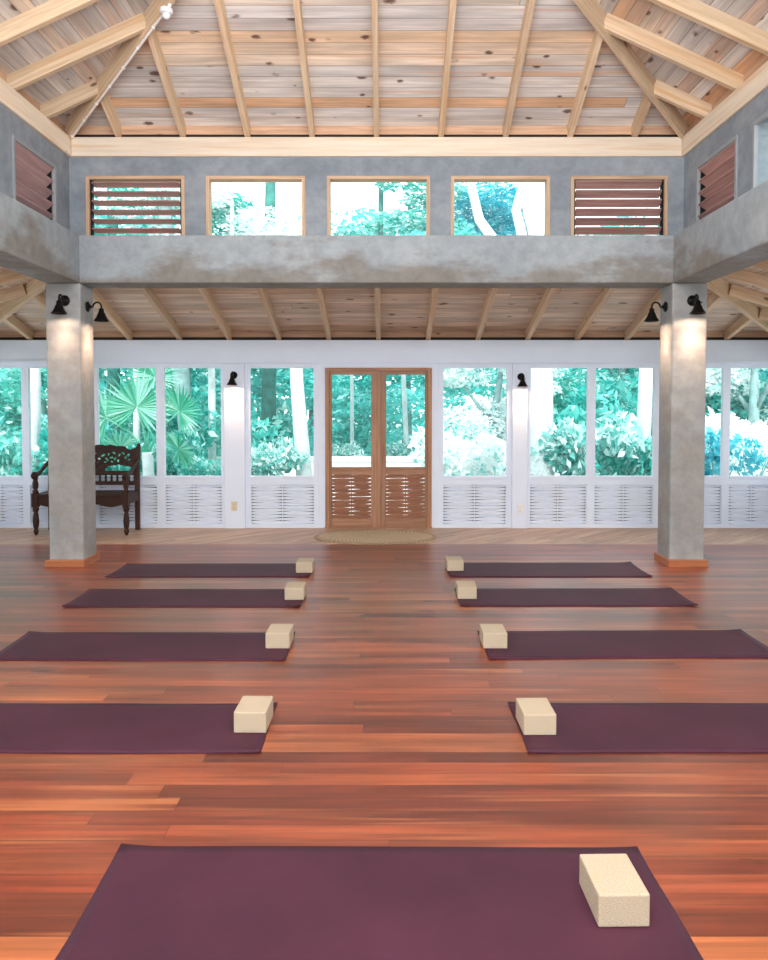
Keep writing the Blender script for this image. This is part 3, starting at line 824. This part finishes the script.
# ------------------------------------------------------------------ sconces
def make_sconce():
    r = empty('wall_sconce')
    RX = Matrix.Rotation(PI / 2, 4, 'X')
    m = MB(); m.lathe([(.042, 0), (.045, .008), (.036, .016), (.018, .022), (.014, .035)], 22, RX); m.build('wall_plate_disc', M['black'], r, smooth=True)
    m = MB(); pts = [(0, -.02, 0)]
    for q in range(9):
        a = q / 8 * PI
        pts.append((0, -.085 - .035 * -math.cos(a) * -1 if False else -.05 - .035 * (1 - math.cos(a)), .0 + .035 * math.sin(a) + .005 * q / 8))
    pts.append((0, -.12, -.02))
    m.tube(pts, .0075, 10); m.build('arm', M['black'], r, smooth=True)
    m = MB()
    T2 = Matrix.Translation((0, -.12, 0))
    m.lathe([(.012, -.012), (.02, -.018), (.022, -.045), (.03, -.055), (.036, -.075), (.05, -.10), (.062, -.115), (.064, -.122),
             (.060, -.121), (.048, -.102), (.033, -.078), (.02, -.06), (.002, -.056)], 24, T2, cap=False)
    sh = m.build('shade', M['black'], r, smooth=True)
    m = MB(); m.lathe([(.010, -.056), (.012, -.07), (.022, -.085), (.024, -.098), (.016, -.11), (.003, -.114)], 14, T2); m.build('bulb', M['bulb'], sh, smooth=True)
    # small side thumb screw
    m = MB(); m.tube([(.02, -.12, -.03), (.034, -.12, -.03)], .006, 8); m.build('thumb_screw', M['black'], r)
    return r
t = NT('warm_bulb'); e = t.n('ShaderNodeEmission'); e.inputs[0].default_value = (1, .78, .5, 1); e.inputs[1].default_value = 3; t.l(e.outputs[0], t.out.inputs[0]); M['bulb'] = t.m
sc0 = make_sconce()
cxp = (PX0 + PX1) / 2
SCN = [((-cxp + .02, PY0, 2.475), 0, 'black bell-shaped sconce on the front face of the pillar before the bench', 1),
       ((-PX0, 7.435, 2.44), PI / 2, 'black sconce on the inner side face of the pillar before the bench', 1),
       ((cxp + .02, PY0, 2.475), 0, 'black bell-shaped sconce on the front face of the right pillar', 1),
       ((PX0, 7.435, 2.44), -PI / 2, 'black sconce on the inner side face of the right pillar', 1),
       ((-1.76, YF - .035, 1.875), 0, 'black sconce on the white post left of the double door', 2),
       ((1.735, YF - .035, 1.855), 0, 'black sconce on the white post right of the double door', 2)]
for k, (p, rz_, lab, lvl) in enumerate(SCN):
    o = sc0 if k == 0 else copy_tree(sc0)
    o.location = p; o.rotation_euler.z = rz_; o.scale = (1.12,) * 3 if lvl == 1 else (1, 1, 1)
    tag(o, lab, 'wall lamp', 'black bell sconces')
    ld = bpy.data.lights.new('sconce_light', 'SPOT'); ld.energy = 15 if lvl == 1 else .9; ld.color = (1, .66, .46) if lvl == 1 else (1, .86, .72)
    ld.spot_size = math.radians(84); ld.spot_blend = 1.0; ld.shadow_soft_size = .05
    lo = bpy.data.objects.new('sconce_light', ld); COL.objects.link(lo); lo.parent = o
    if lvl == 1:
        l2 = bpy.data.lights.new('sconce_glow', 'SPOT'); l2.energy = 4.5; l2.color = ld.color; l2.spot_size = math.radians(166); l2.spot_blend = .25; l2.shadow_soft_size = .04
        lo2 = bpy.data.objects.new('sconce_glow', l2); COL.objects.link(lo2); lo2.parent = o; lo2.location = (0, -.13, -.12)
    lo.location = (0, -.12, -.118); lo.rotation_euler = (math.radians(9), 0, 0)

# ------------------------------------------------------------------ outlets
for (x, z, lab, mt) in ((-1.765, .275, 'ivory socket plate low on the white post left of the door', 'ivory'), (1.735, .245, 'white socket plate low on the white post right of the door', 'wplastic')):
    r = empty('wall_outlet', (x, YF - .035, z)); tag(r, lab, 'outlet', 'sockets on the white posts')
    y = YF - .035
    m = MB(); m.box(x - .036, x + .036, y - .007, y, z - .058, z + .058); m.build('cover_plate', M[mt], r, bevel=.003)
    for dz in (-.022, .022):
        m = MB(); m.lathe([(.015, 0), (.015, .004), (.013, .005)], 16, Matrix.Translation((x, y - .006, z + dz)) @ Matrix.Rotation(PI / 2, 4, 'X')); s_ = m.build('socket', M[mt], r)
        m = MB()
        for dx in (-.006, .006): m.box(x + dx - .0015, x + dx + .0015, y - .0125, y - .010, z + dz - .005, z + dz + .005)
        m.build('slots', M['slot'], s_)

# ------------------------------------------------------------------ garden
def leaf_mesh(name, n, blobs, size, seed, mat, droop=0.0, aspect=.45):
    rg = np.random.default_rng(seed)
    wts = np.array([b_[3] * b_[4] + b_[4] * b_[5] + b_[3] * b_[5] for b_ in blobs]); wts = wts / wts.sum()
    idx = rg.choice(len(blobs), n, p=wts)
    B = np.array(blobs)[idx]
    d = rg.normal(size=(n, 3)); d /= np.linalg.norm(d, axis=1)[:, None]
    rad = rg.uniform(.35, 1, n) ** .6
    c = B[:, :3] + d * B[:, 3:6] * rad[:, None]
    ax = rg.normal(size=(n, 3)) + d * .6; ax[:, 2] -= droop; ax /= np.linalg.norm(ax, axis=1)[:, None]
    sd = np.cross(ax, rg.normal(size=(n, 3))); sd /= np.linalg.norm(sd, axis=1)[:, None]
    nm = np.cross(ax, sd)
    L = size * rg.uniform(.6, 1.35, n)[:, None]
    W = L * aspect
    v = np.stack([c - ax * L * .5, c + sd * W * .5 - nm * L * .06, c + ax * L * .5, c - sd * W * .5 - nm * L * .06], 1).reshape(-1, 3)
    me = bpy.data.meshes.new(name)
    me.from_pydata(v.tolist(), [], np.arange(4 * n).reshape(n, 4).tolist())
    ul = me.uv_layers.new(name='UVMap')
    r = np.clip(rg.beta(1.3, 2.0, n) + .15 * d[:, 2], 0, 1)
    uv = np.repeat(np.stack([r, rg.uniform(0, 1, n)], 1), 4, axis=0)
    ul.data.foreach_set('uv', uv.ravel().tolist())
    me.materials.append(mat)
    return me
def put(me, name, parent):
    o = bpy.data.objects.new(name, me); COL.objects.link(o); o.parent = parent; return o

def rblobs(n, R, H, z0, seed):
    rg = random.Random(seed)
    return [(rg.uniform(-R, R), rg.uniform(-R, R) * .6, rg.uniform(z0, z0 + H), rg.uniform(.3, .55) * R, rg.uniform(.3, .5) * R, rg.uniform(.22, .4) * R) for _ in range(n)]
CR = {}
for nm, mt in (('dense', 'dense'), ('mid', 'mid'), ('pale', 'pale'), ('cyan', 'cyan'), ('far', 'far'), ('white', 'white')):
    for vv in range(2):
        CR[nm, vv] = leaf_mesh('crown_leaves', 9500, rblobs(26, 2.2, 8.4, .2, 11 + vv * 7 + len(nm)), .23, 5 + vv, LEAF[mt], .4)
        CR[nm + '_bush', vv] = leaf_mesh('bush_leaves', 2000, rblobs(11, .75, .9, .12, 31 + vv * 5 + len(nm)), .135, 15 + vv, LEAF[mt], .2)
def trunk(parent, pts, rad, mat, branches=(), loc=(0, 0, 0)):
    m = MB(); m.tube(pts, rad, 12)
    for bp, br in branches: m.tube(bp, br, 8)
    o = m.build('trunk', M[mat], None, smooth=True); o.parent = parent; return o
G = -.3
def PX(px, Y): return (px - 385) / 780.0 * Y + .08
def tree(x, y, kind, vv, sc, label, bark='bark_grey', zs=1.0, rz_=0.0):
    r = empty('tree', (x, y, G), rz_); tag(r, label, 'tree', 'jungle trees beyond the windows')
    o = put(CR[kind, vv], 'crown', r); o.scale = (sc, sc, sc * zs)
    h = 6.5 * sc * zs
    trunk(r, [(0, 0, -.05), (.05, 0, h * .3), (-.08, .05, h * .65), (.05, 0, h)], [.16, .13, .10, .05], bark,
          [([( .0, 0, h * .5), (.5, .2, h * .68), (.9, .3, h * .85)], [.06, .045, .02]), ([(-.05, 0, h * .55), (-.5, -.1, h * .75), (-.8, 0, h * .92)], [.06, .04, .02])])
where = ['far left', 'left', 'centre left', 'centre', 'centre right', 'right', 'far right']
TREES = [(-11.6, 20, 'dense', 0, 1.15, 'seen through the far left window panes'), (-8.3, 19, 'mid', 1, 1.1, 'seen through the windows left of the bench'), (-5.0, 20, 'dense', 1, 1.1, 'behind the fan palm'),
         (-1.9, 22, 'far', 0, 1.2, 'behind the left door leaf'), (.7, 22.5, 'far', 1, 1.2, 'behind the right door leaf'), (2.35, 15.6, 'white', 0, .56, 'behind the window right of the double door'), (7.9, 16.5, 'white', 1, .7, 'in the pane just right of the right pillar'),
         (6.1, 20, 'mid', 0, 1.05, 'behind the big pale trunk'), (8.3, 19, 'dense', 0, 1.1, 'seen through the pane beside the right pillar'), (11.2, 21, 'cyan', 1, 1.15, 'seen through the far right window panes'),
         (-14.6, 25, 'mid', 0, 1.25, 'rising farthest left beyond the garden'), (14.6, 25, 'cyan', 0, 1.25, 'rising farthest right beyond the garden'), (-7.0, 27, 'dense', 1, 1.4, 'standing tall far behind the bench')]
for q in range(7):
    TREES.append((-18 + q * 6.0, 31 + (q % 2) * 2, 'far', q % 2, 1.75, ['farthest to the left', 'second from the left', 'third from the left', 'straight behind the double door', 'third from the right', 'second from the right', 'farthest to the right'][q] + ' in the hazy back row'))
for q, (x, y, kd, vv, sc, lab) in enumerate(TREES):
    tree(x, y, kd, vv, sc, zs=(.6 if y > 28 else .68), label={'dense': 'dense teal tree ', 'mid': 'lighter green tree ', 'pale': 'overexposed pale tree ', 'cyan': 'bright cyan tree ', 'far': 'hazy teal tree ', 'white': 'overexposed white tree '}[kd] + lab, rz_=q * 1.3)

# bare trunks close behind the glass
def stem(pl, label, bark, branches=(), name='tree_stem', crown=None):
    """pl: list of (x, y, z, radius)"""
    r = empty('tree', (pl[0][0], pl[0][1], G)); tag(r, label, 'tree', 'slim trunks close behind the windows')
    loc = Vector(r.location)
    trunk(r, [Vector(p[:3]) - loc for p in pl], [p[3] for p in pl], bark, [([Vector(p) - loc for p in bp], br) for bp, br in branches])
    if crown:
        o = put(CR[crown[0], crown[1]], 'crown', r); o.scale = (crown[2],) * 3; o.location = crown[3]
def col(pxs, Y, rads, bark, label, branches=(), crown=None):
    n = len(pxs); zs = [G - .05 + q * (6.4 - G) / (n - 1) for q in range(n)]
    stem([(PX(p, Y), Y, z, r_) for p, z, r_ in zip(pxs, zs, rads)], label, bark, branches, crown=crown)
col([30, 34, 36, 40], 12.5, [.13, .11, .10, .07], 'bark_pale', 'pale trunk in the narrow pane left of the bench pillar')
col([112, 114, 116, 114], 15, [.13, .12, .11, .08], 'bark_teal', 'mossy teal trunk behind the fan palm')
col([196, 182, 170, 160], 13.5, [.16, .14, .13, .1], 'bark_grey', 'leaning grey trunk in the pane above the bench end')
col([212, 212, 211, 208], 15, [.08, .07, .07, .05], 'bark_pale', 'slim pale trunk beside the left white post')
col([307, 297, 294, 291], 13, [.15, .11, .10, .08], 'bark_pale', 'curved pale trunk just left of the double door')
col([268, 269, 270, 272], 16, [.16, .15, .13, .1], 'bark_teal', 'dark mossy trunk left of the curved pale trunk')
col([408, 404, 400, 396], 19, [.07, .06, .06, .05], 'bark_pale', 'thin pale trunk behind the right door leaf')
col([352, 352, 351, 350], 19, [.05, .045, .045, .04], 'bark_pale', 'thin pale trunk behind the left door leaf')
Yb = 12.5
col([542, 541, 538, 505], Yb, [.22, .18, .16, .14], 'bark_pale', 'thick pale trunk right of the double door, branching above',
    [([(PX(530, Yb), Yb, 3.6), (PX(515, Yb), Yb, 4.6), (PX(535, Yb), Yb - .2, 6.0)], [.10, .08, .05]), ([(PX(532, Yb), Yb, 3.3), (PX(480, Yb), Yb + .2, 4.5), (PX(455, Yb), Yb, 6.0)], [.10, .08, .05])])
col([641, 645, 648, 652], 13.5, [.14, .12, .11, .09], 'bark_pale', 'slim pale trunk just left of the right pillar')
col([383, 381, 380, 382], 14.5, [.05, .05, .05, .05], 'bark_teal', 'thin dark stem behind the door meeting stiles, rising to the middle clerestory pane')

# clerestory level foliage belongs to nearer trees
NT2 = [(PX(232, 14.5), 14.5, 'white', 1, .72, 'pale leafy tree seen in the clerestory left of the middle pane'), (PX(380, 15.5), 15.5, 'mid', 0, .72, 'light green tree filling the middle clerestory pane'),
       (PX(500, 16), 16, 'cyan', 0, .75, 'bright cyan tree behind the branching trunk'), (PX(135, 14.5), 14.5, 'mid', 1, .70, 'light green tree behind the left louvred clerestory window')]
for q, (x, y, kd, vv, sc, lab) in enumerate(NT2):
    r = empty('tree', (x, y, G), q * 2.1); tag(r, lab, 'tree', 'nearer trees with raised crowns')
    o = put(CR[kd, vv], 'crown', r); o.scale = (sc, sc, sc * .42); o.location = (0, 0, 3.4)
    trunk(r, [(0, 0, -.05), (.04, 0, 2), (0, .03, 4), (.03, 0, 5.6)], [.07, .06, .05, .03], 'bark_pale')

BUSH = [(PX(10, 12.5), 12.5, 'mid', 1.0, 'teal shrub under the leftmost window pane'), (PX(118, 13), 13, 'dense', 1.1, 'dark teal shrub left of the fan palm'), (PX(172, 13.2), 13.2, 'mid', 1.0, 'light shrub behind the bench end'),
        (PX(208, 12.2), 12.2, 'mid', .85, 'light leafy shrub beside the left white post'), (PX(262, 12.6), 12.6, 'pale', .9, 'pale leafy shrub at the foot of the curved trunk'), (PX(236, 15.5), 15.5, 'dense', 1.5, 'dark shrub behind the left white post'),
        (PX(345, 17.5), 17.5, 'pale', .75, 'pale shrub behind the garden wall, left door leaf'), (PX(405, 17.5), 17.5, 'pale', .7, 'pale shrub behind the garden wall, right door leaf'),
        (PX(458, 13), 13, 'white', 1.0, 'overexposed white shrub beside the right door jamb'), (PX(490, 12.4), 12.4, 'white', 1.05, 'overexposed white shrub below the branching trunk'),
        (PX(575, 12.5), 12.5, 'pale', 1.2, 'overexposed pale shrub right of the thick pale trunk'), (PX(620, 13), 13, 'mid', 1.15, 'teal shrub before the slim pale trunk'), (PX(602, 15.5), 15.5, 'dense', 1.7, 'dark shrub deep behind the right white post'),
        (PX(716, 12.6), 12.6, 'cyan', 1.0, 'cyan shrub beside the right pillar'), (PX(752, 13), 13, 'white', 1.2, 'pale shrub in the rightmost window pane'), (PX(45, 14), 14, 'dense', 1.4, 'dark shrub behind the pale trunk at far left')]
for q, (x, y, kd, sc, lab) in enumerate(BUSH):
    r = empty('shrub', (x, y, G), q * .9); tag(r, lab, 'shrub', 'shrubs behind the windows')
    o = put(CR[kd + '_bush', q % 2], 'foliage', r); o.scale = (sc, sc, sc * 1.15)
    m = MB()
    for a in range(5):
        an = a * 1.26; m.tube([(0, 0, -.03), (.1 * math.cos(an), .1 * math.sin(an), .4 * sc), (.35 * sc * math.cos(an), .35 * sc * math.sin(an), .95 * sc)], [.018, .014, .006], 6)
    st = m.build('stems', M['bark_grey']); st.parent = r

# fan palm
def fan_palm(x, y, fans, label):
    r = empty('fan_palm', (x, y, G)); tag(r, label, 'palm')
    m = MB(); m.tube([(0, 0, -.03), (.03, 0, .5), (0, 0, 1.1)], [.11, .09, .08], 12); t_ = m.build('trunk', M['bark_pale'], smooth=True); t_.parent = r
    rg = random.Random(3)
    for (fx, fy, fz, R, tilt, rot) in fans:
        m = MB()
        c = Vector((fx, fy, fz))
        MM = Matrix.Translation(c) @ Matrix.Rotation(tilt[2], 4, 'Z') @ Matrix.Rotation(tilt[0], 4, 'X') @ Matrix.Rotation(rot, 4, 'Y')
        n = 30
        for q in range(n):
            a = -2.5 + 5.0 * q / (n - 1)          # spread in the xz plane about +z
            L = R * (1 - .18 * abs(a) / 2.5) * rg.uniform(.92, 1.05)
            dr = Vector((math.sin(a), 0, math.cos(a))); sd = Vector((math.cos(a), 0, -math.sin(a)))
            w = L * .048
            p = lambda u, s, dy=0: MM @ (dr * L * u + sd * w * s + Vector((0, -.05 * L * u * u * 2 + dy, 0)))
            val = rg.uniform(.05, 1)
            uv = [(val, .5)] * 4
            m.face([p(.02, -.1), p(.5, -1), p(.5, 0, .02), p(.02, 0)], uv); m.face([p(.02, 0), p(.5, 0, .02), p(.5, 1), p(.02, .1)], uv)
            m.face([p(.5, -1), p(1, 0), p(.5, 0, .02)], uv[:3]); m.face([p(.5, 0, .02), p(1, 0), p(.5, 1)], uv[:3])
        f = m.build('frond', LEAF['palm']); f.parent = r
        m = MB(); m.tube([(0, 0, 1.05), (fx * .4, fy * .4, 1.05 + (fz - 1.05) * .6), (fx, fy, fz)], [.018, .014, .01], 6)
        s_ = m.build('leaf_stalk', LEAF['palm']); s_.parent = f
Yp = 11.8
fan_palm(PX(147, Yp), Yp, [(-.12, -.1, 1.78, .62, (.15, 0, .2), .15), (-.62, .0, 1.62, .55, (.2, 0, .5), -.5), (.48, .05, 1.72, .52, (.25, 0, -.4), .7), (.05, .25, 2.25, .5, (.3, 0, 0), 0), (-.45, .1, 1.15, .45, (.5, 0, .6), -1.4), (.5, -.1, 1.15, .45, (.5, 0, -.6), 1.5)],
         'fan palm with round pleated leaves seen through the window above the bench')

# low white garden wall behind the door
m = MB(); m.box(-3.2, 4.2, 15.2, 15.45, G, .42); m.box(-3.25, 4.25, 15.15, 15.5, .42, .50)
tag(m.build('garden_wall', M['gwall'], bevel=.01), 'low white garden wall seen through the double door', 'wall', kind='thing')

# ------------------------------------------------------------------ light
w = bpy.data.worlds.new('World'); SC.world = w; w.use_nodes = True
nt = w.node_tree; nt.nodes.clear()
o_ = nt.nodes.new('ShaderNodeOutputWorld'); bg = nt.nodes.new('ShaderNodeBackground')
tc = nt.nodes.new('ShaderNodeTexCoord'); sp = nt.nodes.new('ShaderNodeSeparateXYZ'); rp = nt.nodes.new('ShaderNodeValToRGB')
nt.links.new(tc.outputs['Generated'], sp.inputs[0]); nt.links.new(sp.outputs[2], rp.inputs[0])
rp.color_ramp.elements[0].position = .0; rp.color_ramp.elements[0].color = (.97, 1, 1, 1)
rp.color_ramp.elements[1].position = .9; rp.color_ramp.elements[1].color = (.80, .92, 1, 1)
nt.links.new(rp.outputs[0], bg.inputs[0]); bg.inputs[1].default_value = 2.2
nt.links.new(bg.outputs[0], o_.inputs[0])

def lamp(kind, name, loc, rot, energy, color=(1, 1, 1), size=None, size_y=None, angle=None):
    d_ = bpy.data.lights.new(name, kind); d_.energy = energy; d_.color = color
    if kind == 'AREA':
        d_.shape = 'RECTANGLE'; d_.size = size; d_.size_y = size_y
    if angle: d_.angle = angle
    ob = bpy.data.objects.new(name, d_); COL.objects.link(ob); ob.location = loc; ob.rotation_euler = rot
    return ob
lamp('SUN', 'sun', (0, 0, 20), (math.radians(46), math.radians(-4), 0), 4.0, (1, .98, .95), angle=.03)
lamp('AREA', 'hall_fill', (0, -.75, 3.85), (math.radians(76), 0, 0), 215, (.94, .975, 1), 4.4, .9)  # added fill behind the camera, not a fitting of the hall
lamp('AREA', 'roof_fill', (0, .3, 2.4), (math.radians(181), 0, 0), 670, (.95, .98, 1), 4.0, 2.5)  # added fill aimed up to brighten the roof boards, no fitting there

# ------------------------------------------------------------------ camera
cd = bpy.data.cameras.new('camera'); co = bpy.data.objects.new('camera', cd); COL.objects.link(co)
co.location = (.08, 0, 1.5); co.rotation_euler = (math.radians(88), 0, 0)
cd.sensor_fit = 'HORIZONTAL'; cd.sensor_width = 36; cd.lens = 36 * 780 / 768
cd.shift_x = (384 - 385) / 768; cd.shift_y = (433.24 - 480) / 768
cd.clip_end = 500
SC.camera = co
SC.view_settings.view_transform = 'Standard'; SC.view_settings.look = 'None'; SC.view_settings.exposure = 0.0
